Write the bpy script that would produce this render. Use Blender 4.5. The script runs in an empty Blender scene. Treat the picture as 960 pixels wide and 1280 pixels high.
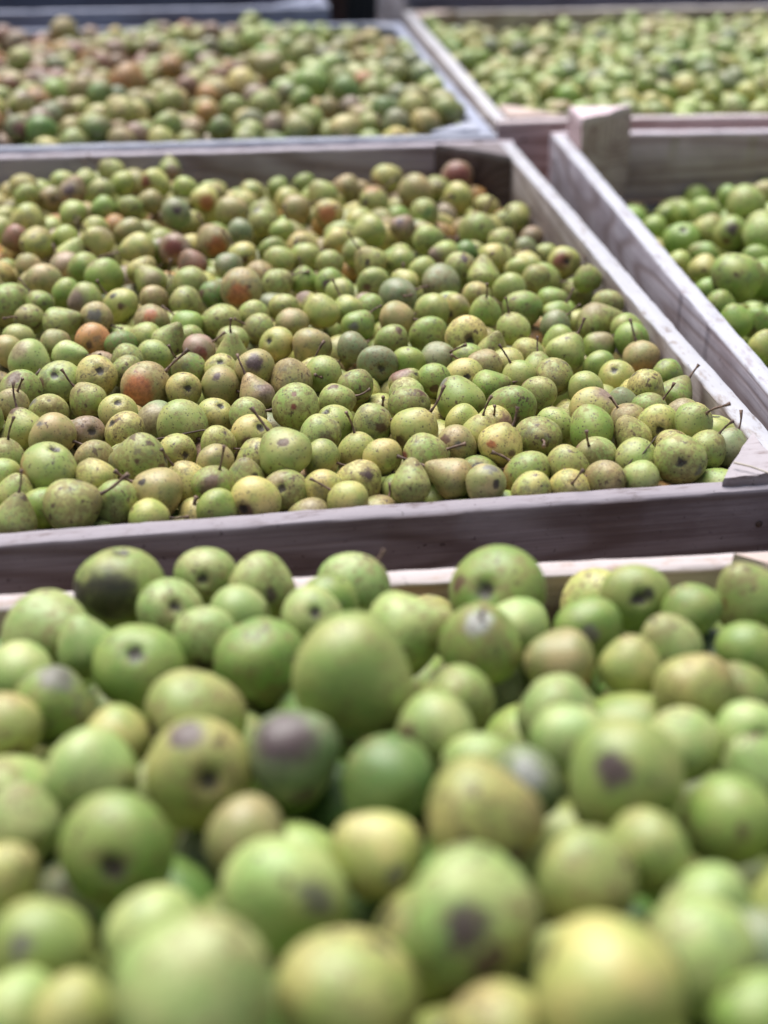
import bpy, math, random
import numpy as np
from mathutils import Vector, Matrix

# ------------------------------------------------------------------ camera
sc = bpy.context.scene
RZ = 0.56                       # height of the crate rims above the ground
CAM_H = 0.52                    # camera above the rims
PITCH = math.radians(25.4)
cam_d = bpy.data.cameras.new('camera')
cam = bpy.data.objects.new('camera', cam_d)
sc.collection.objects.link(cam)
cam.location = (0, 0, RZ + CAM_H)
cam.rotation_euler = (math.radians(90) - PITCH, 0, 0)
cam_d.sensor_fit = 'HORIZONTAL'
cam_d.sensor_width = 24
cam_d.lens = 50
cam_d.clip_start = 0.02
cam_d.clip_end = 200
cam_d.dof.use_dof = True
cam_d.dof.focus_distance = 1.38
cam_d.dof.aperture_fstop = 2.9
cam_d.dof.aperture_blades = 0
sc.camera = cam

# ------------------------------------------------------------------ sky and sun (overcast)
SUN_EL, SUN_AZ = math.radians(66), math.radians(-25)     # azimuth from +Y, towards +X
w = bpy.data.worlds.new('World'); sc.world = w; w.use_nodes = True
nt = w.node_tree
for n in list(nt.nodes): nt.nodes.remove(n)
sky = nt.nodes.new('ShaderNodeTexSky'); sky.sky_type = 'NISHITA'; sky.sun_disc = False
sky.sun_elevation = SUN_EL; sky.sun_rotation = SUN_AZ
sky.air_density = 1.0; sky.dust_density = 4.0; sky.ozone_density = 1.5
bg = nt.nodes.new('ShaderNodeBackground'); bg.inputs['Strength'].default_value = 0.06
wo = nt.nodes.new('ShaderNodeOutputWorld')
hs = nt.nodes.new('ShaderNodeHueSaturation'); hs.inputs['Saturation'].default_value = 1.0      # thin overcast: a greyer sky
nt.links.new(sky.outputs[0], hs.inputs['Color']); nt.links.new(hs.outputs[0], bg.inputs[0]); nt.links.new(bg.outputs[0], wo.inputs[0])
sd = bpy.data.lights.new('sun', 'SUN'); sd.energy = 3.2; sd.angle = math.radians(52); sd.color = (1, .992, .98)
sun = bpy.data.objects.new('sun', sd); sc.collection.objects.link(sun)
sv = Vector((math.sin(SUN_AZ) * math.cos(SUN_EL), math.cos(SUN_AZ) * math.cos(SUN_EL), math.sin(SUN_EL)))
sun.rotation_euler = sv.to_track_quat('Z', 'Y').to_euler()
sc.view_settings.view_transform = 'Standard'
sc.view_settings.look = 'None'
sc.view_settings.exposure = 0.78
sc.view_settings.gamma = 1
sc.cycles.use_denoising = True
sc.cycles.max_bounces = 6
sc.cycles.diffuse_bounces = 1

rnd = random.Random(7)
rng = np.random.default_rng(11)
C = sc.collection

# ------------------------------------------------------------------ frames of reference
A = math.radians(6.95)          # the crates stand turned a little against the view
V2 = np.array([math.cos(A), math.sin(A)]); U2 = np.array([-math.sin(A), math.cos(A)])
def world(s, t, h=0.0):         # s across, t away from the camera, h above the rims
    p = s * V2 + t * U2
    return Vector((p[0], p[1], RZ + h))
F_PX = 2000.0
def ray(x, y):
    dx, dy = (x - 480) / F_PX, -(y - 640) / F_PX
    return np.array([dx, math.cos(PITCH) + dy * math.sin(PITCH), -math.sin(PITCH) + dy * math.cos(PITCH)])
def at(x, y, h):                # point of the horizontal plane h above the rims seen along a direction -> s, t, h, depth
    d = ray(x, y); k = (h - CAM_H) / d[2]; p = d * k
    return p[0] * V2[0] + p[1] * V2[1], p[0] * U2[0] + p[1] * U2[1], h, k
CX = np.array([1, 0, 0]); CY = np.array([0, math.sin(PITCH), math.cos(PITCH)]); CZ = np.array([0, -math.cos(PITCH), math.sin(PITCH)])
def stw(P):                     # array of s,t,h -> array of world coordinates relative to the camera
    P = np.asarray(P, float)
    return np.stack([P[:, 0] * V2[0] + P[:, 1] * U2[0], P[:, 0] * V2[1] + P[:, 1] * U2[1], P[:, 2] - CAM_H], 1)
def project(P):                 # s,t,h -> px, py, depth
    W = stw(P); z = -(W @ CZ)
    return 480 + F_PX * (W @ CX) / z, 640 - F_PX * (W @ CY) / z, z

# ------------------------------------------------------------------ materials
class NT:
    def __init__(s, name):
        s.m = bpy.data.materials.new(name); s.m.use_nodes = True; s.t = s.m.node_tree
        s.b = s.t.nodes['Principled BSDF']
    def n(s, typ, **kw):
        nd = s.t.nodes.new(typ)
        for k, v in kw.items(): setattr(nd, k, v)
        return nd
    def put(s, sock, v):
        if hasattr(v, 'is_output') or isinstance(v, bpy.types.NodeSocket): s.t.links.new(v, sock)
        else: sock.default_value = v
    def math(s, op, a, b=None, c=None, clamp=False):
        nd = s.n('ShaderNodeMath', operation=op); nd.use_clamp = clamp
        s.put(nd.inputs[0], a)
        if b is not None: s.put(nd.inputs[1], b)
        if c is not None: s.put(nd.inputs[2], c)
        return nd.outputs[0]
    def vec(s, op, a, b=None, out=0):
        nd = s.n('ShaderNodeVectorMath', operation=op); s.put(nd.inputs[0], a)
        if b is not None:
            if op == 'SCALE': s.put(nd.inputs['Scale'], b)
            else: s.put(nd.inputs[1], b)
        return nd.outputs[out]
    def step(s, v, lo, hi):
        nd = s.n('ShaderNodeMapRange', interpolation_type='SMOOTHSTEP')
        s.put(nd.inputs[0], v); nd.inputs[1].default_value = lo; nd.inputs[2].default_value = hi
        return nd.outputs[0]
    def stepv(s, v, lo, hi):
        nd = s.n('ShaderNodeMapRange', interpolation_type='SMOOTHSTEP')
        s.put(nd.inputs[0], v); s.put(nd.inputs[1], lo); s.put(nd.inputs[2], hi)
        return nd.outputs[0]
    def mix(s, f, a, b, mode='MIX'):
        nd = s.n('ShaderNodeMix', data_type='RGBA', blend_type=mode)
        s.put(nd.inputs[0], f); s.put(nd.inputs[6], a); s.put(nd.inputs[7], b)
        return nd.outputs[2]
    def noise(s, v, scale, detail=2, rough=.5, out=0):
        nd = s.n('ShaderNodeTexNoise'); s.put(nd.inputs['Vector'], v)
        nd.inputs['Scale'].default_value = scale; nd.inputs['Detail'].default_value = detail; nd.inputs['Roughness'].default_value = rough
        return nd.outputs[out]
    def attr(s, name, out='Vector'):
        nd = s.n('ShaderNodeAttribute', attribute_name=name); return nd.outputs[out]

def skin_material():
    k = NT('pear_skin')
    lp = k.attr('local'); sd = k.attr('seed'); col = k.attr('tint'); wear = k.attr('wear')
    sx = k.n('ShaderNodeSeparateXYZ'); k.put(sx.inputs[0], wear)          # x russet, y specks, z sooty smudges
    p = k.vec('ADD', lp, sd)
    sep = k.n('ShaderNodeSeparateXYZ'); k.put(sep.inputs[0], lp)
    # the ground colour of the skin: slow drift between green and yellow
    n1 = k.noise(p, 1.1, 3, .55)
    c = k.mix(k.step(n1, .3, .72), k.mix(1, col, (.74, .93, .62, 1), 'MULTIPLY'), k.mix(1, col, (1.15, 1.08, .98, 1), 'MULTIPLY'))
    n1b = k.noise(p, 6, 4, .65)
    c = k.mix(k.math('MULTIPLY', k.step(n1b, .45, .75), .28), c, k.mix(1, c, (1.15, .92, .7, 1), 'MULTIPLY'))
    # russet net, thicker round the stem and the eye
    n2 = k.noise(p, 4.2, 7, .72)
    ends = k.math('ADD', k.step(sep.outputs[2], .55, 1.05), k.step(k.math('MULTIPLY', sep.outputs[2], -1), .62, .98))
    rs = k.math('ADD', n2, k.math('MULTIPLY', ends, .10))
    rs = k.math('ADD', rs, k.math('MULTIPLY', k.math('SUBTRACT', sx.outputs[0], .5), .22))
    c = k.mix(k.math('MULTIPLY', k.step(rs, .54, .68), .62), c, (.225, .145, .06, 1))
    # irregular dark brown scars and scabs
    n4 = k.noise(k.vec('ADD', p, (11.3, 4.1, 8.7)), 2.6, 8, .62)
    sc_ = k.math('ADD', n4, k.math('MULTIPLY', k.math('SUBTRACT', sx.outputs[0], .6), .10))
    scar = k.step(sc_, .625, .665)
    c = k.mix(k.math('MULTIPLY', scar, .85), c, (.095, .048, .028, 1))
    # sooty smudges
    n3 = k.noise(k.vec('ADD', p, (7.3, 1.1, 3.7)), 2.2, 6, .7)
    sm = k.math('ADD', n3, k.math('MULTIPLY', k.math('SUBTRACT', sx.outputs[2], .5), .3))
    c = k.mix(k.math('MULTIPLY', k.step(sm, .62, .74), .45), c, (.12, .115, .085, 1))
    # lenticels, small dark specks
    vo = k.n('ShaderNodeTexVoronoi', feature='F1'); k.put(vo.inputs['Vector'], p); vo.inputs['Scale'].default_value = 8.5
    rsz = k.n('ShaderNodeSeparateColor'); k.put(rsz.inputs[0], vo.outputs['Color'])
    spk = k.math('SUBTRACT', k.math('MULTIPLY', rsz.outputs[0], .30), vo.outputs['Distance'])
    spk = k.step(spk, -.07, .0)
    fld = k.step(k.noise(k.vec('ADD', p, (3, 9, 2)), 1.6, 3, .6), .3, .55)
    c = k.mix(k.math('MULTIPLY', k.math('MULTIPLY', spk, fld), k.math('MULTIPLY', sx.outputs[1], .85)), c, (.055, .045, .028, 1))
    vo2 = k.n('ShaderNodeTexVoronoi', feature='F1'); k.put(vo2.inputs['Vector'], p); vo2.inputs['Scale'].default_value = 4.2
    rs2 = k.n('ShaderNodeSeparateColor'); k.put(rs2.inputs[0], vo2.outputs['Color'])
    d2 = k.math('ADD', vo2.outputs['Distance'], k.math('MULTIPLY', k.math('SUBTRACT', n1b, .5), .25))
    big = k.step(k.math('SUBTRACT', k.math('MULTIPLY', k.step(rs2.outputs[0], .72, .8), .17), d2), -.02, .05)
    c = k.mix(k.math('MULTIPLY', big, k.math('MULTIPLY', sx.outputs[1], .9)), c, (.07, .035, .022, 1))
    # bruises and rot with a place and size of their own
    nrm = k.vec('NORMALIZE', lp)
    nb = k.noise(p, 2.6, 5, .6)
    soft = []
    for q in ('1', '2'):
        bd = k.attr('spot' + q); bc = k.attr('spotcol' + q); bs = k.attr('spotsize' + q, 'Fac')
        dd = k.vec('DISTANCE', nrm, bd, 1)
        dd = k.math('ADD', dd, k.math('MULTIPLY', k.math('SUBTRACT', nb, .5), k.math('MINIMUM', k.math('MULTIPLY', bs, 2.8), .9)))
        f = k.stepv(dd, k.math('MULTIPLY', bs, 1.3), k.math('MULTIPLY', bs, .5))
        f = k.math('MULTIPLY', f, k.step(bs, .01, .03))
        c = k.mix(k.math('MULTIPLY', f, .93), c, k.mix(k.step(n1b, .35, .7), bc, k.mix(1, bc, (.55, .5, .5, 1), 'MULTIPLY')))
        soft.append(f)
    # the eye: dark dead flower rest
    eye = k.n('ShaderNodeVectorMath', operation='DISTANCE')
    cb = k.n('ShaderNodeCombineXYZ'); k.put(cb.inputs[0], sep.outputs[0]); k.put(cb.inputs[1], sep.outputs[1])
    ln = k.vec('LENGTH', cb.outputs[0], None, 1)
    k.t.nodes.remove(eye)
    ee = k.math('MULTIPLY', k.stepv(k.math('ADD', ln, k.math('MULTIPLY', k.math('SUBTRACT', n1b, .5), .42)), .25, .12), k.math('LESS_THAN', sep.outputs[2], 0))
    c = k.mix(k.math('MULTIPLY', ee, .93), c, (.035, .024, .018, 1))
    sk = k.math('MULTIPLY', k.stepv(ln, .12, .05), k.math('GREATER_THAN', sep.outputs[2], 0))
    c = k.mix(k.math('MULTIPLY', sk, .8), c, (.09, .065, .04, 1))
    k.put(k.b.inputs['Base Color'], c)
    rg = k.math('ADD', .38, k.math('MULTIPLY', k.step(rs, .5, .75), .25))
    k.put(k.b.inputs['Roughness'], k.math('ADD', rg, k.math('MULTIPLY', n1b, .12)))
    k.b.inputs['Specular IOR Level'].default_value = .62
    bp = k.n('ShaderNodeBump'); bp.inputs['Strength'].default_value = .35; bp.inputs['Distance'].default_value = .0008
    hgt = k.math('SUBTRACT', k.math('ADD', k.noise(p, 9, 5, .6), k.math('MULTIPLY', k.noise(p, 60, 2, .6), .15)), k.math('ADD', k.math('MULTIPLY', spk, .3), k.math('MULTIPLY', soft[0], .5)))
    k.put(bp.inputs['Height'], hgt); k.t.links.new(bp.outputs[0], k.b.inputs['Normal'])
    return k.m

def stem_material():
    k = NT('stem_bark')
    tc = k.n('ShaderNodeTexCoord')
    n = k.noise(tc.outputs['Object'], 260, 4, .6)
    c = k.mix(k.step(n, .35, .7), (.075, .042, .03, 1), (.25, .155, .11, 1))
    k.put(k.b.inputs['Base Color'], c); k.b.inputs['Roughness'].default_value = .65
    return k.m

def calyx_material():
    k = NT('dried_calyx')
    tc = k.n('ShaderNodeTexCoord')
    k.put(k.b.inputs['Base Color'], k.mix(k.noise(tc.outputs['Object'], 400, 3), (.02, .014, .01, 1), (.08, .055, .04, 1)))
    k.b.inputs['Roughness'].default_value = .85
    return k.m

def wood_material():
    k = NT('weathered_wood')
    tc = k.n('ShaderNodeTexCoord'); oi = k.n('ShaderNodeObjectInfo')
    off = k.vec('SCALE', k.vec('ADD', (1, .37, .71), (0, 0, 0)), k.math('MULTIPLY', oi.outputs['Random'], 37.0))
    mp = k.n('ShaderNodeMapping'); k.put(mp.inputs[0], tc.outputs['Object']); mp.inputs['Scale'].default_value = (.6, 5.5, 5.5)
    p = k.vec('ADD', mp.outputs[0], off)
    n = k.noise(p, 1.5, 1.0, .4)
    rings = k.math('SINE', k.math('MULTIPLY', n, 120))
    rings = k.math('POWER', k.math('MULTIPLY_ADD', rings, .5, .5), 2.5)
    mp2 = k.n('ShaderNodeMapping'); k.put(mp2.inputs[0], tc.outputs['Object']); mp2.inputs['Scale'].default_value = (6, 260, 260)
    fib = k.noise(k.vec('ADD', mp2.outputs[0], off), 1.0, 5, .65)
    mp3 = k.n('ShaderNodeMapping'); k.put(mp3.inputs[0], tc.outputs['Object']); mp3.inputs['Scale'].default_value = (5, 14, 14)
    st = k.noise(k.vec('ADD', mp3.outputs[0], off), 1.1, 6, .62)
    base = oi.outputs['Color']
    c = k.mix(k.math('MULTIPLY', rings, .72), base, k.mix(1, base, (.52, .43, .38, 1), 'MULTIPLY'))
    c = k.mix(k.math('MULTIPLY', k.step(fib, .35, .7), .7), c, k.mix(1, c, (.60, .56, .56, 1), 'MULTIPLY'))
    c = k.mix(k.math('MULTIPLY', k.step(st, .48, .68), .55), c, k.mix(1, base, (.40, .31, .29, 1), 'MULTIPLY'))
    wet = k.noise(k.vec('ADD', tc.outputs['Object'], off), 5.5, 4, .5)
    c = k.mix(k.math('MULTIPLY', k.step(wet, .5, .6), .32), c, k.mix(1, c, (.55, .47, .46, 1), 'MULTIPLY'))
    # skylight on the board tops painted pale into the upper edge, with patchy wear
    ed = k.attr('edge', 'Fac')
    patchn = k.noise(k.vec('ADD', mp3.outputs[0], off), 6, 6, .7)
    skyf = k.math('MULTIPLY', ed, k.step(patchn, .28, .5))
    c = k.mix(k.math('MULTIPLY', skyf, .8), c, k.mix(oi.outputs['Alpha'], k.mix(1, base, (1.2, 1.22, 1.28, 1), 'MULTIPLY'), (.50, .51, .56, 1)))
    # small dark dirt specks and scars
    ds = k.noise(k.vec('SCALE', tc.outputs['Object'], 1.0), 160, 4, .7)
    c = k.mix(k.math('MULTIPLY', k.step(ds, .63, .70), .75), c, (.05, .035, .035, 1))
    k.put(k.b.inputs['Base Color'], c); k.b.inputs['Roughness'].default_value = .72
    k.b.inputs['Specular IOR Level'].default_value = .3
    bp = k.n('ShaderNodeBump'); bp.inputs['Strength'].default_value = .55; bp.inputs['Distance'].default_value = .0012
    k.put(bp.inputs['Height'], k.math('SUBTRACT', k.math('ADD', fib, st), k.math('MULTIPLY', rings, .35)))
    k.t.links.new(bp.outputs[0], k.b.inputs['Normal'])
    return k.m

def ground_material():
    k = NT('dark_yard_ground')
    tc = k.n('ShaderNodeTexCoord')
    n = k.noise(tc.outputs['Object'], 3, 6, .6); n2 = k.noise(tc.outputs['Object'], 90, 4, .7)
    c = k.mix(k.step(n, .3, .7), (.035, .032, .035, 1), (.085, .078, .08, 1))
    c = k.mix(k.step(n2, .5, .7), c, (.14, .13, .13, 1))
    k.put(k.b.inputs['Base Color'], c); k.b.inputs['Roughness'].default_value = .9
    bp = k.n('ShaderNodeBump'); bp.inputs['Distance'].default_value = .004; k.put(bp.inputs['Height'], n2)
    k.t.links.new(bp.outputs[0], k.b.inputs['Normal'])
    return k.m

def plain_material(name, col, rough=.7, scale=120):
    k = NT(name); tc = k.n('ShaderNodeTexCoord')
    n = k.noise(tc.outputs['Object'], scale, 4, .6)
    k.put(k.b.inputs['Base Color'], k.mix(n, tuple(x * .55 for x in col) + (1,), tuple(x * 1.4 for x in col) + (1,)))
    k.b.inputs['Roughness'].default_value = rough
    return k.m

M_SKIN, M_STEM, M_CALYX, M_WOOD, M_GROUND = skin_material(), stem_material(), calyx_material(), wood_material(), ground_material()

# ------------------------------------------------------------------ object helpers
def mesh_from(name, verts, faces, mat, smooth=True):
    me = bpy.data.meshes.new(name)
    me.from_pydata([tuple(v) for v in verts], [], faces)
    me.materials.append(mat)
    if smooth: me.polygons.foreach_set('use_smooth', [True] * len(me.polygons))
    me.update()
    return me
def link(name, me, parent=None, loc=(0, 0, 0)):
    o = bpy.data.objects.new(name, me); C.objects.link(o); o.location = loc
    if parent: o.parent = parent
    return o
def tag(o, label=None, cat=None, group=None, kind=None):
    if label: o['label'] = label
    if cat: o['category'] = cat
    if group: o['group'] = group
    if kind: o['kind'] = kind
    return o

# ------------------------------------------------------------------ ground: one sheet
g = mesh_from('ground', [(-60, -60, 0), (60, -60, 0), (60, 60, 0), (-60, 60, 0)], [(0, 1, 2, 3)], M_GROUND, False)
tag(link('ground', g), kind='structure')

# ------------------------------------------------------------------ crates
def board_mesh(L, H, T, seg=40, rough=.0012, seed=0, edge=True):
    """a board lying along x, T thick in y, H high in z, origin at the middle of its upper edge"""
    r = np.random.default_rng(seed)
    c = min(.003, T * .2)
    prof = [(-T/2, -H+c), (-T/2, -H*.55), (-T/2, -c*1.3), (-T/2+c*.4, -c*.4), (-T/2+c*1.3, 0), (0, 0), (T/2-c*1.3, 0), (T/2-c*.4, -c*.4), (T/2, -c*1.3), (T/2, -H*.55), (T/2, -H+c), (T/2-c, -H), (-T/2+c, -H)]
    n = len(prof); vs = []; ed = []
    ph = r.uniform(0, 6.28, 8)
    low = np.cumsum(r.normal(0, 1, seg + 1)); low -= np.linspace(low[0], low[-1], seg + 1); low = low / (abs(low).max() + 1e-6)
    for i in range(seg + 1):
        x = -L/2 + L * i / seg
        for j, (y, z) in enumerate(prof):
            w = rough if 2 <= j <= 8 else rough * .2
            nick = -abs(r.normal(0, 1)) * rough * .8 if j in (3, 4, 6, 7) else 0
            dz = w * (math.sin(x * 9 + ph[0]) * .4 + low[i] * .8) + nick * .6
            dy = w * .6 * (math.sin(x * 7 + ph[1] + j) * .5 + r.normal(0, .25))
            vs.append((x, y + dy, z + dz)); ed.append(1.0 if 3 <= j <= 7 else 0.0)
    fs = []
    for i in range(seg):
        for j in range(n):
            a, b = i*n + j, i*n + (j+1) % n
            fs.append((a, b, b+n, a+n))
    fs.append(tuple(range(n))[::-1]); fs.append(tuple(seg*n + j for j in range(n)))
    me = mesh_from('board', vs, fs, M_WOOD, True)
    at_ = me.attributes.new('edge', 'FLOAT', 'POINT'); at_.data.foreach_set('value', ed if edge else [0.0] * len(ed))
    me.set_sharp_from_angle(angle=math.radians(35))
    return me
def prism_mesh(tri, z0, z1, rough=.0015, seed=0, chamfer=.003):
    """a triangular post: three corners seen from above, rough sawn"""
    r = np.random.default_rng(seed); vs = []; n = 18
    P = []
    for k in range(3):
        a, b = np.array(tri[k]), np.array(tri[(k+1) % 3])
        for i in range(n // 3): P.append(a + (b-a) * i / (n // 3))
    P = np.array(P); cen = P.mean(0)
    levels = [z0, z1 - .012, z1 - chamfer, z1]
    for li, z in enumerate(levels):
        for p in P:
            q = p + (cen - p) * (.03 if li == 3 else 0) + r.normal(0, rough * .4, 2)
            vs.append((q[0], q[1], z + (r.normal(0, rough) * .6 if li >= 2 else 0)))
    fs = [tuple(range(n))[::-1]]
    for l in range(3):
        for j in range(n): fs.append((l*n + j, l*n + (j+1) % n, (l+1)*n + (j+1) % n, (l+1)*n + j))
    vs.append((cen[0], cen[1], z1)); ci = len(vs) - 1
    for j in range(n): fs.append((3*n + j, 3*n + (j+1) % n, ci))
    me = mesh_from('post', vs, fs, M_WOOD, True)
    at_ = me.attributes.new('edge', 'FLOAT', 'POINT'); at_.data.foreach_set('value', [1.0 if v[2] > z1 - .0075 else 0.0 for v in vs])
    me.set_sharp_from_angle(angle=math.radians(35))
    return me

LILAC = (.42, .355, .38); DARK = (.12, .085, .08); PALE = (.34, .295, .28); BROWN = (.50, .37, .30); BLUE = (.27, .29, .38); SAND = (.56, .46, .38)
POST = (.70, .52, .53); PLUM = (.27, .232, .245)
TH = .022
M_RUST = plain_material('rusty_nail', (.07, .045, .035), .6, 300)
def nail_mesh():
    V, F = [], []
    for r_, z_ in ((.0030, -.003), (.0030, 0), (.0022, .0006)):
        for j in range(8): V.append((r_*math.cos(j*math.pi/4), r_*math.sin(j*math.pi/4), z_))
    for l in range(2):
        for j in range(8): F.append((l*8+j, l*8+(j+1) % 8, (l+1)*8+(j+1) % 8, (l+1)*8+j))
    F.append(tuple(16+j for j in range(8)))
    return mesh_from('nail', V, F, M_RUST)
NAIL = nail_mesh()
def crate(name, label, s0, s1, t0, t1, cols, top=0.0, post=None, posth=.003, seed=0, rot=0.0, leg=.095, legs={}, skew={}, white={}):
    """outer limits s0..s1, t0..t1; boards under each other on all four sides, triangular corner posts"""
    root = bpy.data.objects.new(name, None); C.objects.link(root)
    cs, ct = (s0 + s1) / 2, (t0 + t1) / 2
    if rot:                                    # turned about its far left corner
        cr, sr = math.cos(rot), math.sin(rot); hw, hd = (s1 - s0) / 2, (t1 - t0) / 2
        cs, ct = s0 + hw*cr + hd*sr, t1 + hw*sr - hd*cr
    base = world(cs, ct); root.location = (base.x, base.y, 0); root.rotation_euler = (0, 0, A + rot)
    root.empty_display_size = .2
    tag(root, label, 'crate', 'wooden fruit crates')
    W, D = s1 - s0, t1 - t0
    bh, gap = .105, .006
    nb = int((RZ + top - .03) / (bh + gap)) + 1
    z_top = RZ + top
    for side, (L, x, y, rz) in dict(front=(W - .001, 0, -D/2 + TH/2, 0), back=(W - .001, 0, D/2 - TH/2, 0),
                                   left=(D - 2*TH - .002, -W/2 + TH/2, 0, math.pi/2), right=(D - 2*TH - .002, W/2 - TH/2, 0, math.pi/2)).items():
        for k in range(nb):
            zt = z_top - k * (bh + gap); h = min(bh, zt - .012)
            if h < .03: continue
            me = board_mesh(L, h, TH, 90 if k == 0 else 12, .0011 if k == 0 else .0006, seed * 100 + k * 7 + len(side), k == 0)
            b = link('board', me, root, (x, y, zt)); b.rotation_euler = (0, 0, rz + skew.get(side, (0, 0))[0]); b.location.y += skew.get(side, (0, 0))[1]
            c = cols[side] if isinstance(cols, dict) else cols
            if k: c = tuple(q * rnd.uniform(.8, 1.0) for q in c)
            if k == 0:
                for ex in (-1, 1):
                    for dz_ in (.028, .078):
                        nl = link('nail', NAIL, b, (ex * (L/2 - (.04 if side in ('front', 'back') else .03) + rnd.uniform(-.006, .006)), (-1 if side in ('front', 'left') else 1) * 0, 0))
                        out_ = {'front': -1, 'back': 1, 'left': 1, 'right': -1}[side]
                        nl.location = (nl.location.x, out_ * (TH/2 + .0006), -dz_ + rnd.uniform(-.006, .006)); nl.rotation_euler = (math.radians(90) * -out_, 0, 0)
            b.color = (*c, white.get(side, .22) if k == 0 else 0)  # alpha: how far painted skylight whitens the top edge
    ix, iy = W/2 - TH - .0015, D/2 - TH - .0015
    for sx_, sy_ in ((-1, -1), (1, -1), (1, 1), (-1, 1)):
        ph = posth.get((sx_, sy_), .003) if isinstance(posth, dict) else posth
        la, lb = legs.get((sx_, sy_), (leg, leg))
        tri = [(sx_*ix, sy_*iy), (sx_*(ix - la), sy_*iy), (sx_*ix, sy_*(iy - lb))]
        if sx_ * sy_ < 0: tri = [tri[0], tri[2], tri[1]]
        me = prism_mesh(tri, .004, z_top + ph, seed=seed * 10 + 5 + sx_ + 3*sy_)
        p = link('corner_post', me, root)
        c = (cols.get('post', cols['right']) if isinstance(cols, dict) else cols)
        if isinstance(cols, dict) and sx_ == 1 and sy_ == -1: c = cols.get('post_11', c)
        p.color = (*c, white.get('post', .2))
    for k in range(6):
        me = board_mesh(W - 2*TH - .01, .018, (D - 2*TH) / 6 - .012, 6, .0004, seed + 50 + k, False)
        b = link('floor_board', me, root, (0, -D/2 + TH + (D - 2*TH) / 6 * (k + .5), .05)); b.color = (*DARK, 1)
    return root

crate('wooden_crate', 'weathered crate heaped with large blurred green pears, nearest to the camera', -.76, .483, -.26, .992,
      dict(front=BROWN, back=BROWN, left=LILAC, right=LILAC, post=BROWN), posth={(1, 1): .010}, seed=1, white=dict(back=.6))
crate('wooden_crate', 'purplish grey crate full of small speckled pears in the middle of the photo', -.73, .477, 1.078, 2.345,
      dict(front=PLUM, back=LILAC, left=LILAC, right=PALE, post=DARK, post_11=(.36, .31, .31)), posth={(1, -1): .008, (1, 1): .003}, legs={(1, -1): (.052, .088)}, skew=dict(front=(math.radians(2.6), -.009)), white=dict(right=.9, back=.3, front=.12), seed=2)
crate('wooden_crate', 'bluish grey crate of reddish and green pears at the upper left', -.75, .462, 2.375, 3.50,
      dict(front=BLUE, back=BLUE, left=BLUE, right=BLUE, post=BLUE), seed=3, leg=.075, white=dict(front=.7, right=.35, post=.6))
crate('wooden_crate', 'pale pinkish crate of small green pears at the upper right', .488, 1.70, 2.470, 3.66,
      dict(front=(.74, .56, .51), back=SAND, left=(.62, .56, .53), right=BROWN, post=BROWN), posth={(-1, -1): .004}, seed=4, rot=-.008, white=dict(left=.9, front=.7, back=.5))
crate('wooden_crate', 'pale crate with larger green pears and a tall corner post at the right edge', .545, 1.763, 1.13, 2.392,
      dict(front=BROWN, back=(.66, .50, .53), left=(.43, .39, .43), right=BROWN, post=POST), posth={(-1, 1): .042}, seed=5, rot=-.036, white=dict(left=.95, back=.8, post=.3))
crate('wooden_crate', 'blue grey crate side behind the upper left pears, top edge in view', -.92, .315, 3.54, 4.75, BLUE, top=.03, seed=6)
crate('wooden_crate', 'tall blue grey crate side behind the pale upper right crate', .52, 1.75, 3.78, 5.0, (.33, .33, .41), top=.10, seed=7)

for k_, (x_, y_, c_, lab) in enumerate(((.372, 3.80, (.11, .06, .045), 'dark brown upright post in the gap behind the rear crates, beside the blue grey one'),
                                  (.452, 3.86, (.045, .05, .05), 'blackish green upright post in the gap behind the rear crates, right of the brown one'))):
    me = board_mesh(1.5, .085, .06, 20, .0015, 900 + k_, False); me.name = 'post'
    p = world(x_, y_); o = link('wooden_post', me, None, (p.x, p.y, .75)); o.rotation_euler = (0, math.radians(90), A); o.color = (*c_, 1)
    tag(o, lab, 'post', 'upright posts behind the crates')
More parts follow.
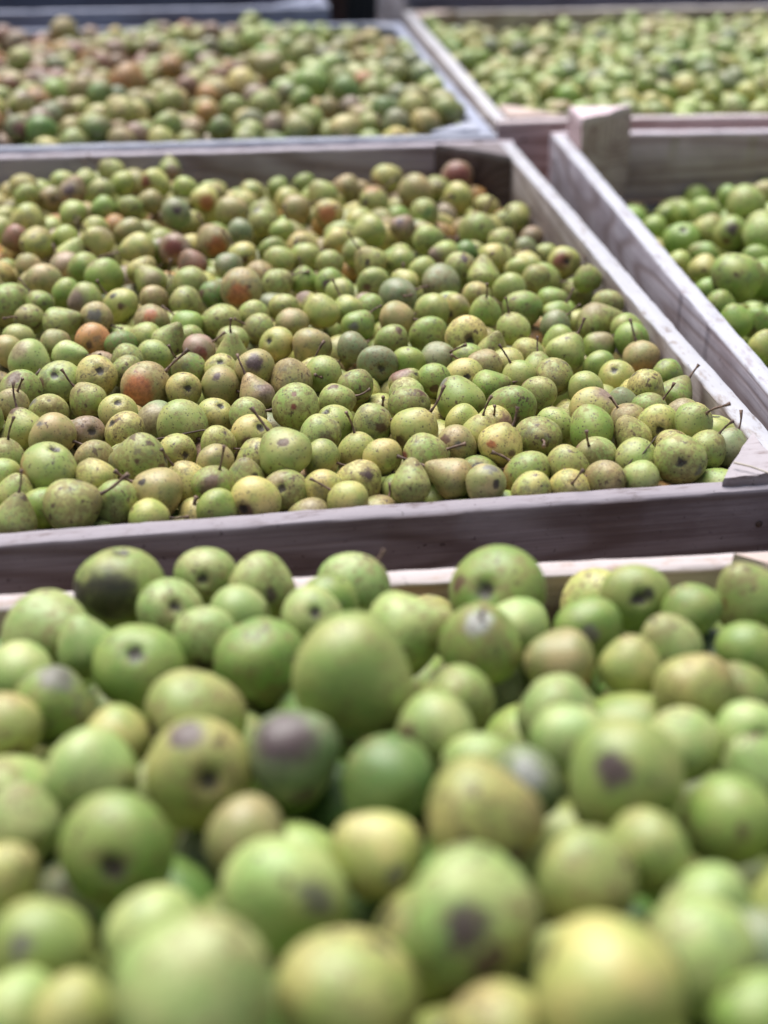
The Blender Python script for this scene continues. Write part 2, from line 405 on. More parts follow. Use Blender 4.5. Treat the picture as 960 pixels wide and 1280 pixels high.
# ------------------------------------------------------------------ the pears one can pick out
# direction x y, radius, skin colour, then features: s dx dy stem end seen there, c dx dy eye seen there,
# b dx dy size colour: a blemish, k: drawn-out neck, n: no stem left, z: raised; | short name of a landmark pear
SK = dict(g=(.275, .345, .095), G=(.155, .245, .065), p=(.42, .47, .19), y=(.46, .42, .155), Y=(.56, .48, .19), r=(.38, .31, .15),
          k=(.24, .26, .15), q=(.36, .385, .135), o=(.48, .25, .10), R=(.26, .12, .09), m=(.33, .23, .18))
BK = dict(d=(.035, .022, .018), b=(.13, .06, .035), o=(.50, .16, .05), v=(.10, .055, .065), R=(.22, .05, .03), k=(.20, .19, .155), w=(.45, .46, .42))
FRONT = """
150 737 57 q c .1 -.95 b -.12 .12 .72 d b -.85 .1 .5 d|the pear with a big black rotten patch
254 719 39 p c .1 .1|the pale pear with its eye facing the viewer
325 732 44 p n b .4 .2 .28 v
212 763 42 p c .3 -.2
297 772 42 p n
57 791 57 p s .75 .15
175 834 60 g c .0 -.45
255 797 42 p n b .1 .8 .3 d
440 735 46 p s .7 -.75|the pale pear with a curled stem
412 752 40 g n
322 820 60 g n
440 840 80 q n z|the biggest blurred pear near the centre
392 772 38 p c .1 -.3
28 848 44 p n
64 880 54 g n b .3 -.8 .5 k
110 815 28 p n
240 900 66 q c -.85 .15|the pear with a bruised left side
247 965 70 y c .35 .0 b -.1 -.8 .35 v|the yellow pear with a purplish crown
145 924 36 y n
112 968 60 p n
364 948 57 k n b -.1 -.6 .7 v b .3 .7 .3 v|the dull purple-grey bruised pear
6 910 50 y n b .4 .6 .3 b
150 1067 76 g c -.0 .05 b .0 .05 .32 v|the green pear with a purple bruise
26 1030 54 p n
315 1049 54 r n
355 1115 85 p n b .55 -.05 .3 k
475 1074 56 Y n|the yellow pear low in the centre
48 1182 68 q n b -.2 -.2 .3 k
190 1170 66 p n
237 1256 106 p n z b .6 .65 .25 v|the huge pale blurred pear at the bottom left
437 1246 94 y n|the yellow-green pear at the bottom centre
22 1270 45 p n
95 1275 45 y n
485 977 62 G n|the plain deep green pear in the centre
0 1100 34 Y n
622 745 64 g c -.35 -.2|the large bright green pear at the rim
602 807 55 g s -.05 -.7 b -.1 -.6 .35 w|the green pear with a whitish scuffed top
646 784 44 p n
502 790 58 p s .95 -.25 k
792 749 46 q c .1 -.1 b -.1 -.05 .2 d b .35 -.2 .2 d k|the long pear with two black rotten holes
862 765 40 g n
936 749 47 q n b -.9 .1 .25 R
733 785 46 g n b .0 .1 .25 k
700 827 46 r n b .5 .7 .3 o
838 815 44 p n
788 836 41 y n
870 866 50 y n
926 868 36 g n
936 814 42 g n
695 891 54 p n
712 923 48 p n
785 966 74 q n b -.38 -.2 .28 v z|the pear with an oval purple bruise
852 930 50 p n
937 924 42 p c .15 -.25
574 877 48 q n
550 914 52 p n
602 955 50 p n
660 977 42 k n b -.1 -.4 .45 w
597 1024 76 y n b .55 .6 .3 v z|the yellow pear right of the deep green one
916 1025 60 g n
945 965 42 p n
812 1060 57 q n
728 1102 70 q s .6 .4
587 1142 86 p n b -.1 .0 .35 v b .2 .5 .3 v z|the pale pear with a purple smear
882 1132 62 p n
876 1198 76 p n b .6 .2 .3 k
750 1232 98 Y n z|the huge pale yellow pear at the bottom right
620 1294 68 y n
948 1190 40 k n
945 1270 45 g n
"""
MID = """
15 508 21 r s .4 -.8
25 490 28 g s -.3 .3 n b -.1 -.55 .4 b
73 478 27 q c .0 -.35 b -.65 .15 .32 b|the pear with a torn brown rotten flank
120 472 26 y c .35 -.3
110 503 23 q s -.6 -.75
180 487 33 r s .85 -.7 b -.1 .15 .75 o|the orange-blushed pear
229 487 22 y c .4 .0
146 514 23 y c .2 -.5
32 538 25 q n
65 545 29 r s .95 .25 b -.35 -.5 .2 k
108 542 21 m c .5 -.1
156 539 27 y c -.6 -.4
62 586 37 q n z c .3 -.85|the big smooth green pear near the left edge
8 574 22 q n b -.5 -.4 .25 d
3 597 18 q n
20 622 23 q n
18 651 24 q s .2 -.95 k|the pear with an upright stem
57 634 22 g s -1 -.1
90 636 36 q n|the plump green pear against the front board
145 628 29 q n
118 573 22 r n
178 574 36 q s -1 .1 k b -.05 .1 .12 b b .8 .3 .2 b|the speckled pear with a long stem pointing left
122 600 24 y n
199 617 32 r s -.9 -.4 b -.5 -.4 .15 d|the yellow-brown pear with a raised stem
185 647 24 y n
234 607 27 Y n
222 569 24 y c .55 .0
225 532 31 q s .7 .5
268 609 27 g s .3 -.85 b -.05 -.1 .55 b|the green pear with a wide brown patch
270 578 25 r n
306 600 21 q n b .6 -.1 .2 d
316 627 31 Y c -.4 .35 b -.3 .4 .4 b|the yellow pear with a brown-ringed eye
356 614 28 q c -.1 -.15|the pear with a black star-shaped eye
359 567 33 q n z b -.1 -.4 .2 b b .8 .8 .3 b|the large olive pear above the star-eyed pear
317 543 27 y c .45 -.35 b -.25 .3 .3 b
308 522 26 q n
270 520 19 y c .4 -.6
270 557 20 q n
322 573 18 y n
400 572 24 q s .9 .3
398 543 26 p n b .4 .5 .55 b|the green pear with a rusty lower side
372 507 30 q n b -.1 -.4 .12 R b -.1 .1 .12 R z|the pale pear dotted with dark red
417 530 24 q c -.4 -.7
464 531 26 q s .9 -.2 b .5 .2 .28 b
448 563 22 y n
476 571 25 y s .6 .75
448 600 29 Y n b -.3 .4 .4 R b .5 -.2 .3 v|the cream pear blotched with dark red
404 611 22 y n
436 628 26 Y n
249 646 25 y n
273 635 15 g n
514 607 27 q s .05 -1 k n|the upright pear with a cracked skin and pointed top
567 600 30 r s -.95 -.45 k
608 603 24 r n b .2 -.7 .4 k b .4 .1 .2 d|the cracked pear with a grey scaly top
531 572 30 q n b -.9 -.1 .25 R
569 556 26 r n b .1 .1 .2 k b -.6 -.2 .35 b
520 538 31 y n b -.6 .5 .3 b|the big yellow pear in the sharp row
512 508 26 g s .6 -.2 n
576 503 30 q n b -.7 -.7 .2 k|the pear peppered with black specks
639 508 32 g n z|the big plain green pear right of centre
577 527 22 y n
627 559 29 Y n b .4 .3 .2 b b -.5 -.1 .2 o|the golden pear in the dark hollow
600 543 16 y n
660 592 31 q s -.85 -.6
672 549 29 q s .1 .1|the pear with its stem pointing at the viewer
616 530 18 y s .0 -.5
668 614 24 y n
708 585 27 q n b .2 .7 .4 b
743 572 26 p s -.35 -.5
741 540 29 g n z|the bright green black-specked pear
694 531 25 q n
742 514 30 y s .65 .2
791 547 24 y n
795 577 29 q n|the pear with crossed dry needles
823 531 25 Y c -.1 .35
838 559 24 y n
862 580 32 q c -.1 .1 b .65 .35 .2 k z|the star-eyed pear in the front right corner
867 529 26 q s .55 -.45 z|the speckled pear by the grainy side board
894 567 20 q s .5 -.8
800 600 21 p n
757 603 26 r n
712 612 18 y s .0 -.3
734 486 23 q n
690 473 26 q s -.1 .4|the olive pear with a short stem towards the viewer
771 472 22 y c -.3 -.4
807 484 25 y s .7 .75 k z|the yellow pear whose stem hangs down right
843 497 25 g s .6 -.8 k
777 506 18 k n
673 492 23 q n
810 515 16 g n
785 527 12 r n
832 468 17 g n
35 450 26 p n|the pale green pear with neat black dots at the left
25 422 19 q n
9 437 18 r n
74 405 25 q s .9 -.4 k n
68 430 18 r n
119 400 21 r n b .1 -.1 .4 k|the brown pear covered in dark speckles
116 427 23 o s .7 .7 b .0 .3 .2 b
85 446 20 p s .9 .0 k
109 374 22 q n
152 383 22 y n b -.4 -.5 .22 d b .1 .1 .25 b|the pear with two black streaks
191 375 18 r n
191 402 22 r n b .0 -.2 .4 o
231 379 22 q s .9 .7 k
184 424 20 q n
152 431 15 G n
193 446 22 q n
210 427 17 q s .6 -.7 k n
160 450 12 q n
157 465 14 q n
236 462 19 g s -.5 -.5
12 382 28 g n b .7 .4 .18 d
37 400 17 q s -.5 .0
54 352 23 r n
82 366 16 g n
130 346 24 g n|the knobbly dull green pear at the left rear
108 336 22 g n
189 353 19 q n
238 353 22 q n
50 381 16 g n
302 362 27 r n b -.1 .4 .6 o z|the large golden-brown pear behind the centre
275 405 25 q n
346 356 20 p n
356 385 20 q n
316 395 18 q n
325 412 18 q s -.9 -.3
345 431 23 y c -.45 -.2|the yellow pear with a large black eye
389 434 25 r s -.5 .9
402 392 23 y n
381 352 12 g n
411 354 20 g n b .0 .3 .4 v
427 367 18 q n
435 389 13 q n
447 408 19 g n b -.2 .1 .3 k
441 435 18 k s -.8 .8
405 470 24 q s -.1 .15
366 478 27 r n
318 460 25 r n b .1 -.15 .45 v z|the pear with a dusty pink round scab
322 494 22 r s -.5 -.85 k|the tan pear with a long arched stem
292 426 20 q n
290 444 18 q s .0 -.9 k
250 440 22 m n b .2 .2 .4 R|the reddish-brown dull pear
274 482 25 r s .9 .3 b .0 -.35 .22 v
275 461 18 y c .1 -.4
235 408 16 g n
235 426 13 g n
444 485 19 g n
420 501 20 q n
365 405 15 r n
385 385 12 y n
267 370 13 G n
466 352 21 q n b -.4 .5 .25 b
465 330 21 y n
497 371 23 k s .3 .1
508 355 18 Y n
551 354 25 k s -.6 .25|the grey-green pear with a pale stub
540 387 22 q s -.95 .3
571 386 17 y n
495 400 22 r s .95 .0
536 418 24 g n|the smooth mid-green pear behind the centre row
584 420 25 Y c .15 .4 b .1 .3 .3 b z|the yellow pear with a brown rotten eye
607 391 20 g s .0 -.8
596 370 16 y s .1 -.1
489 426 21 g s .5 .6
471 456 24 k c .3 .3|the grey-green pear with a sunken eye
512 454 16 g n
549 449 23 k s .6 -.3
615 439 21 q s .3 -.8 k n
654 386 24 g n
639 362 22 q n
574 338 21 q n
605 347 22 q s .05 -1 k n|the pear with its pointed neck straight up
641 412 22 q n
661 442 20 y s -.6 .0
635 456 18 y n
648 472 20 q n
609 483 21 g s 1 -.15 k|the slim green pear with a black stem to the right
580 470 24 y c .1 .15
543 476 16 g n
505 482 20 q n
510 494 18 p n
672 462 14 q n
587 449 14 g n
606 460 12 r n
462 387 14 g n
528 338 17 q n
500 328 18 q n
650 337 17 q n
668 350 18 q n
678 352 23 q n
705 328 19 y c .1 .1 b -.3 .0 .6 R|the pear with a dark red rotten face
720 368 20 g s -.1 -.2 n
735 350 16 g n
742 405 27 q s 1 -.1 k z|the large smooth conical pear
688 377 15 g n
696 395 16 g n
692 408 16 k n
706 442 25 q n
700 426 19 g n
749 436 21 g s .7 -.65
790 426 20 g s .1 .0 n
759 382 18 q n
748 456 20 g n
800 447 22 r n
782 410 13 q n
683 320 15 q n
656 312 16 k n
662 333 17 q n
46 306 22 y n
21 299 16 R n
122 304 20 y s -.5 -.5
83 300 16 q n
175 312 21 y n
160 290 20 r n
221 310 20 m n b -.1 .1 .7 R
221 267 20 k n b .1 .0 .3 v
162 259 17 g n
130 260 15 g n
92 268 18 q n
192 230 20 Y n b -.5 .0 .5 R
127 240 18 q n
90 240 17 m n b .0 .0 .5 v
140 218 17 q n
155 230 16 q n
77 228 16 q n
108 228 16 q n
30 235 18 y n
33 245 16 q n
37 275 20 y n
35 333 17 r s -.2 -.9
178 340 17 y n
190 252 15 r n
212 212 12 g s .0 -1 k
232 235 16 q n
267 304 22 r n b .3 .4 .6 o
257 250 18 Y n b .2 .4 .7 o
289 265 20 r n
301 290 17 k n
327 280 18 q n
352 290 16 q n
370 262 19 r n
315 240 15 q n
347 235 13 g n
380 231 15 g n
405 247 19 q n
410 267 18 Y n b .0 .2 .7 o
425 302 19 y n
350 327 19 q n
340 312 18 g n
382 322 20 q n
302 320 19 y n b .3 .4 .3 b
285 335 19 k n
242 332 18 R n
412 330 18 q n
435 237 18 r n
445 317 18 q n
482 225 19 y n
520 238 21 r n
575 222 19 m n b .0 -.1 .9 R
572 246 18 y n b -.4 .2 .2 d
607 259 15 Y n
645 272 17 q n
630 280 16 g n
595 288 24 q n
530 267 19 q n b .2 .1 .4 G
502 285 16 m n b -.2 -.4 .4 v
535 302 20 q n
464 290 21 q n
467 252 18 q n
605 243 13 o n
665 297 15 m n
557 318 17 q n
582 317 14 G n
627 302 18 q n
615 322 15 y n
"""
RIGHT = """
918 351 31 q n z b -.15 -.05 .12 b|the largest pear beside the pale side board
951 350 28 g n
879 339 20 y n b -.2 .1 .15 b
853 299 22 g c -.1 -.5
913 293 23 q n b -.1 -.05 .4 v b -.4 .5 .3 b|the pear with a large dark bruise
887 290 20 y n
881 265 20 q n
932 257 24 q n|the yellow-green pear on top at the rear
953 293 24 p n
818 287 16 g n
847 329 16 y n
881 319 17 g n
919 404 22 g n
947 402 20 g n
955 438 16 y n
870 250 17 g n
834 270 17 g n
909 246 14 g n
898 380 15 g n
885 364 13 g n
956 242 14 r n
855 268 14 g n
"""
REARL = """
52 163 20 G n
122 163 19 G n
150 140 21 Y n
160 99 22 o n
215 85 15 o n
233 110 16 R n
208 160 20 g n
212 130 20 q n
202 177 17 Y n
58 185 17 Y n
103 112 17 r n
68 117 18 g n
26 131 17 y n
80 40 18 r n
22 54 17 m n
92 177 16 q n
20 160 16 k n
432 113 19 G n
390 105 20 g n
378 124 16 g n
302 104 20 Y n
332 133 19 q n
430 163 20 Y n
292 135 18 q n
275 162 17 G n
373 162 19 q n
260 120 14 o n
259 141 14 o n
337 82 18 r n
412 83 16 p n
307 176 16 p n
"""
# ------------------------------------------------------------------ heap levels (height of the centres of the top pears)
def lerp(x, xs, ys): return float(np.interp(x, xs, ys))
def lev_front(s, t): return lerp(t, [.2, .45, .7, .85, .97], [.074, .070, .050, .032, .018]) + .005 * math.sin(s * 11)
def lev_mid(s, t):
    h = lerp(t, [1.1, 1.16, 1.35, 1.7, 2.1, 2.3], [-.002, .002, .0, -.004, -.014, -.040])
    if t > 1.8: h += .026 * math.exp(-((s + .10) / .13) ** 2) * min(1, (t - 1.8) / .3)
    h -= .022 * max(0, (s - .30) / .155) * min(1, max(0, (t - 1.2) / .2))
    h -= .030 * max(0, (s - .37) / .083) * min(1, max(0, (t - 1.3) / .2))
    return h
def lev_rearl(s, t): return lerp(t, [2.4, 2.5, 3.0, 3.48], [-.008, .014, .016, .0]) + .008 * math.sin(s * 9 + t * 4)
def lev_rearr(s, t): return lerp(t, [2.49, 2.7, 3.3, 3.64], [-.004, .008, -.004, -.032]) + .006 * math.sin(s * 8 + t * 5)
def lev_right(s, t):
    h = lerp(t, [1.3, 1.7, 2.0, 2.2, 2.36], [-.045, -.04, -.060, -.098, -.140])
    return h + .055 * max(0, min(1, (s - .62) / .25))
HEAPS = dict(
    front=dict(rmin=.0185, data=FRONT, lev=lev_front, s=(-.46, .458), t=(.18, .967), r=(.0255, .0325), depth=.15, where='front crate', group='large pears heaped in the front crate'),
    mid=dict(rmin=.0164, slantt=.045, data=MID, lev=lev_mid, s=(-.50, .453), t=(1.094, 2.321), r=(.0170, .0225), depth=.085, where='middle crate', group='small speckled pears in the middle crate'),
    right=dict(rmin=.018, slant=.036, data=RIGHT, lev=lev_right, s=(.566, 1.15), t=(1.18, 2.366), r=(.0195, .0255), depth=.11, where='crate at the right edge', group='pears in the crate at the right edge'),
    rearl=dict(rmin=.0185, data=REARL, lev=lev_rearl, s=(-.66, .438), t=(2.40, 3.475), r=(.0185, .0245), depth=.08, where='upper left crate', group='pears in the upper left crate'),
    rearr=dict(rmin=.018, data='', lev=lev_rearr, s=(.512, 1.42), t=(2.495, 3.635), r=(.018, .023), depth=.075, where='upper right crate', group='pears in the upper right crate'))

def parse(block):
    out = []
    for ln in block.strip().splitlines():
        ln, _, mark = ln.partition('|'); tk = ln.split()
        e = dict(x=float(tk[0]), y=float(tk[1]), rp=float(tk[2]), col=tk[3], blem=[], mark=mark or None, neck=False, nostem=False, up=False, stem=None, eye=None)
        i = 4
        while i < len(tk):
            f = tk[i]
            if f == 's': e['stem'] = (float(tk[i+1]), float(tk[i+2])); i += 3
            elif f == 'c': e['eye'] = (float(tk[i+1]), float(tk[i+2])); i += 3
            elif f == 'b': e['blem'].append((float(tk[i+1]), float(tk[i+2]), float(tk[i+3]), tk[i+4])); i += 5
            elif f == 'k': e['neck'] = True; i += 1
            elif f == 'n': e['nostem'] = True; i += 1
            elif f == 'z': e['up'] = True; i += 1
            else: i += 1
        out.append(e)
    return out

def pairs_of(P, reach):
    n = len(P); P32 = P.astype(np.float32); q = (P32 ** 2).sum(1); out = []
    for a in range(0, n, 800):
        d = q[a:a+800, None] + q[None, :] - 2 * P32[a:a+800] @ P32.T
        i, j = np.nonzero(d < reach * reach); i += a; k = i < j
        out.append(np.stack([i[k], j[k]], 1))
    return np.concatenate(out)

def settle(P, R, free, hp, iters, grav, lat=None, home=None):
    s0, s1 = hp['s']; t0, t1 = hp['t']; s00 = s0; t00 = t0
    n = len(P)
    if lat is None:
        flr = np.array([hp['lev'](a, b) - hp['depth'] for a, b in P[:, :2]])
    for it in range(iters):
        if it % 8 == 0: pr = pairs_of(P, R.max() * 2.25)
        i, j = pr[:, 0], pr[:, 1]
        d = P[j] - P[i]; L = np.linalg.norm(d, axis=1) + 1e-9
        ov = (R[i] + R[j]) * (.955 if lat is None else .93) - L
        m = ov > 0; i, j, d, ov, L = i[m], j[m], d[m], ov[m], L[m]
        push = d / L[:, None] * ov[:, None] * .5
        wi, wj = free[i], free[j]; tot = np.maximum(wi + wj, 1e-6)
        acc = np.zeros_like(P); cnt = np.ones(n)
        for ax in range(3):
            acc[:, ax] = np.bincount(j, push[:, ax] * 2 * wj / tot, n) - np.bincount(i, push[:, ax] * 2 * wi / tot, n)
        cnt = np.maximum(1, (np.bincount(i, minlength=n) + np.bincount(j, minlength=n)) * .45)
        acc /= cnt[:, None]
        if lat is not None:                       # listed pears slide mostly along the line of sight
            along = (acc * lat).sum(1)[:, None] * lat
            acc = along * 1.0 + (acc - along) * .12
            O = P - np.array([0, 0, CAM_H]); k = (O * lat).sum(1)
            acc += (k[:, None] * lat - O) * .35 + ((home - P) * lat).sum(1)[:, None] * lat * .02
        P = P + acc
        if grav: P[:, 2] -= grav * free
        t0 = t00 + hp.get('slantt', 0) * (P[:, 0] + .15)
        if lat is not None:
            O = P - np.array([0, 0, CAM_H]); k = (O * lat).sum(1); off = O - k[:, None] * lat
            kmax = np.minimum((t1 - R - off[:, 1]) / lat[:, 1], np.where(lat[:, 0] > 0, (s1 - R - off[:, 0]) / np.maximum(lat[:, 0], 1e-6), 99))
            kmin = np.maximum((t0 + R - off[:, 1]) / lat[:, 1], 0)
            k = np.maximum(np.minimum(k, kmax), kmin); P = np.array([0, 0, CAM_H]) + k[:, None] * lat + off
        s0 = s00 + hp.get('slant', 0) * (P[:, 1] - t1)
        P[:, 0] = np.clip(P[:, 0], s0 + R * .97, s1 - R * .97); P[:, 1] = np.clip(P[:, 1], t0 + R * .97, t1 - R * .97)
        if lat is None:
            P[:, 2] = np.where(free > 0, np.maximum(P[:, 2], flr), P[:, 2])
    return P

def in_post(P, R, hp):
    """pushes pears out of the triangular corner posts"""
    s0, s1 = hp['s']; t0, t1 = hp['t']; leg = .097
    if s1 > 1: corners = [(s0, t1, 1, -1), (s0, t0, 1, 1)]
    else: corners = [(s1, t1, -1, -1), (s1, t0, -1, 1)]
    for cs, ct, ds, dt in corners:
        u = (P[:, 0] - cs) * ds + (P[:, 1] - ct) * dt
        need = leg + R * 1.414
        m = (u < need)
        sh = (need - u) / 2
        P[m, 0] += (sh * ds)[m]; P[m, 1] += (sh * dt)[m]
    return P

ALL = []          # every pear: dict(pos s,t,h; r; entry or None; heap)
for hn, hp in HEAPS.items():
    ent = parse(hp['data']); n = len(ent)
    if n:
        P = np.zeros((n, 3)); R = np.zeros(n); ray_ = np.zeros((n, 3))
        for i, e in enumerate(ent):
            h = hp['lev'](0, (hp['t'][0] + hp['t'][1]) / 2)
            for _ in range(12):
                s, t, hh, dep = at(e['x'], e['y'], h)
                tgt = hp['lev'](min(max(s, hp['s'][0]), hp['s'][1]), min(max(t, hp['t'][0]), hp['t'][1])) + (.012 if e['up'] else 0) * (1.7 if hn in ('front', 'right') else 1)
                h += (tgt - h) * .6
            rr = max(e['rp'] * dep / F_PX * (1.04 if hn != 'front' else .99), hp['rmin'])
            # a pear must fit between the boards: slide it along the line of sight until it does
            W0 = ray(e['x'], e['y']); ks, kt = W0[0]*V2[0] + W0[1]*V2[1], W0[0]*U2[0] + W0[1]*U2[1]
            if kt * dep > hp['t'][1] - rr: dep = (hp['t'][1] - rr) / kt
            if ks > 0 and ks * dep > hp['s'][1] - rr: dep = (hp['s'][1] - rr) / ks
            tl = hp['t'][0] + hp.get('slantt', 0) * (ks * dep + .15) + rr
            if kt * dep < tl: dep = tl / kt
            s, t, h = ks * dep, kt * dep, CAM_H + W0[2] * dep
            P[i] = (s, t, h); R[i] = rr
            if e['neck']: R[i] *= .95
            d = P[i] - np.array([0, 0, CAM_H]); ray_[i] = d / np.linalg.norm(d)
        R = np.clip(R, hp['rmin'], hp['r'][1] * 1.3)
        home = P.copy(); px0, py0, z0 = project(P); rp0 = R / z0
        for rep in range(6):
            P = settle(P, R, np.ones(n), hp, 15, 0, ray_, home)
            P = in_post(P, R, hp)
        z1 = project(P)[2]; R = R * (1 + .6 * (z1 / z0 - 1))
    else: P = np.zeros((0, 3)); R = np.zeros(0)
    # fillers: a loose random heap that settles between and under the listed pears
    s0, s1 = hp['s']; t0, t1 = hp['t']; ra, rb = hp['r']; rm = (ra + rb) / 2
    vol = (s1 - s0) * (t1 - t0) * (hp['depth'] + rm)
    N = int(.67 * vol / (4.19 * rm ** 3))
    nf = max(0, N - n)
    Q = np.stack([rng.uniform(s0, s1, nf), rng.uniform(t0, t1, nf), rng.uniform(0, 1, nf)], 1)
    Q[:, 2] = [hp['lev'](a, b) - hp['depth'] * c for a, b, c in Q]
    RQ = rng.uniform(ra, rb, nf)
    PP = np.concatenate([P, Q]); RR = np.concatenate([R, RQ]); free = np.concatenate([np.zeros(n), np.ones(nf)])
    for rep in range(5):
        PP = settle(PP, RR, free, hp, 16, .0006)
        q = in_post(PP.copy(), RR, hp); PP[n:] = q[n:]
    PP = settle(PP, RR, free, hp, 24, .0002)
    # in the middle of the heap nothing may float far above its level
    keep = np.ones(len(PP), bool)
    lv = np.array([hp['lev'](a, b) for a, b in PP[:, :2]])
    keep[n:] &= (PP[n:, 2] < lv[n:] + dict(front=.004, mid=.008).get(hn, .014))
    if hn == 'front': keep[n:] &= ~((PP[n:, 1] > .80) & (PP[n:, 2] > lv[n:] - .020))      # none rides up over the rim
    if n:
        X, Y, Z = project(PP)
        for i in range(n):
            rpx = RR[i] * F_PX / Z[i]
            dd = np.hypot(X - X[i], Y - Y[i]); rq = RR * F_PX / Z
            hide = (dd < rpx * .62 + rq * .55) & (Z < Z[i] - RR[i] * .1)
            hide[:n] = False; keep &= ~hide
            sq = (np.linalg.norm(PP - PP[i], axis=1) < (RR + RR[i]) * .68); sq[:n] = False; keep &= ~sq
        # pairs of fillers left badly overlapping
    pr = pairs_of(PP, RR.max() * 2)
    d = np.linalg.norm(PP[pr[:, 0]] - PP[pr[:, 1]], axis=1); bad = d < (RR[pr[:, 0]] + RR[pr[:, 1]]) * .66
    for a, b in pr[bad]:
        if b >= n and keep[a] and keep[b]: keep[b] = False
    for i in np.nonzero(keep)[0]:
        ALL.append(dict(p=PP[i], r=RR[i], e=ent[i] if i < n else None, heap=hn))
print('pears', len(ALL))

# ------------------------------------------------------------------ one pear
def sphere_grid(nu, nv):
    th = np.linspace(0, 2*np.pi, nu, endpoint=False); ph = np.linspace(0, np.pi, nv + 1)[1:-1]
    D = [(0, 0, 1)]
    for p in ph:
        for a in th: D.append((math.sin(p)*math.cos(a), math.sin(p)*math.sin(a), math.cos(p)))
    D.append((0, 0, -1)); D = np.array(D); F = []
    for j in range(nu): F.append((0, 1 + j, 1 + (j+1) % nu))
    for i in range(nv - 2):
        for j in range(nu):
            a = 1 + i*nu + j; b = 1 + i*nu + (j+1) % nu
            F.append((a, a + nu, b + nu)); F.append((a, b + nu, b))
    L = len(D) - 1; o = 1 + (nv - 2)*nu
    for j in range(nu): F.append((L, o + (j+1) % nu, o + j))
    return D, np.array(F)
GRIDS = {}
def grid(nu, nv):
    if (nu, nv) not in GRIDS: GRIDS[nu, nv] = sphere_grid(nu, nv)
    return GRIDS[nu, nv]
def pear_shape(D, g, neck):
    """g: a random generator; returns unit-radius pear, stem end at +z"""
    z = D[:, 2]; rho = np.hypot(D[:, 0], D[:, 1])
    k = .46 if neck else g.uniform(.03, .26)
    up_ = np.clip(z, 0, 1)
    rad = 1 - k * .62 * up_ ** 1.3 * (1.0 if not neck else 1.0 + .15 * up_)
    Z = z * (1 + k * 1.05 * up_ ** 1.5) * g.uniform(.90, .99)
    Z = np.where(z < 0, Z * .93, Z)
    Z = Z + np.where(z < 0, g.uniform(.10, .17) * np.exp(-(rho / .20) ** 2), -(.02 if neck else g.uniform(.05, .11)) * np.exp(-(rho / .15) ** 2))
    out = np.stack([D[:, 0] * rad, D[:, 1] * rad, Z], 1)
    b = g.normal(0, 1, (5, 3)); ph = g.uniform(0, 6.28, 5); f = (1.6, 2.1, 2.7, 3.6, 5.0); am = (.046, .042, .030, .018, .010)
    bump = sum(am[q] * np.sin(f[q] * (D @ (b[q] / np.linalg.norm(b[q]))) + ph[q]) for q in range(5))
    out *= (1 + bump)[:, None]
    if neck: out[:, 0] += .10 * np.clip(z, 0, 1) ** 2 * g.choice((-1, 1))
    return out, k
def basis(axis, spin):
    z = axis / np.linalg.norm(axis); h = np.array([1, 0, 0]) if abs(z[0]) < .8 else np.array([0, 1, 0])
    x = np.cross(h, z); x /= np.linalg.norm(x); y = np.cross(z, x)
    c, s = math.cos(spin), math.sin(spin)
    return np.stack([x*c + y*s, -x*s + y*c, z], 1)
def cam_dir(dx, dy):
    m = math.hypot(dx, dy); zz = math.sqrt(max(0, 1 - m*m)) if m < 1 else -.05
    v = CX*dx + CY*(-dy) + CZ*zz
    return v / np.linalg.norm(v)

TONE = dict(front=(.91, .94, .97), mid=(1.06, 1.03, 1.04), right=(.94, 1.0, .95), rearl=(.97, .95, 1.1), rearr=(.97, .97, 1.08))
PAL = dict(front='ppqgggyyGk', mid='qqqqyyyrrrgkpYom', right='gggqqyp', rearr='ggqqppyyrkq', rearl='')
def pear_colour(heap, s, t, g):
    if heap == 'rearl':
        f = np.clip((s + .30) / .65, 0, 1)
        pal = 'rrmmoRyqgk' if g.random() > f else 'qqpyYgkrqp'
        if t < 2.75: pal = 'qyYgrGkqom' if g.random() > .3 else pal
    else: pal = PAL[heap]
    c = np.array(SK[pal[g.integers(len(pal))]]) * np.array(TONE.get(heap, (1, 1, 1)))
    return np.clip(c * g.uniform(.84, 1.16) * g.uniform(.93, 1.07, 3), .01, .7)

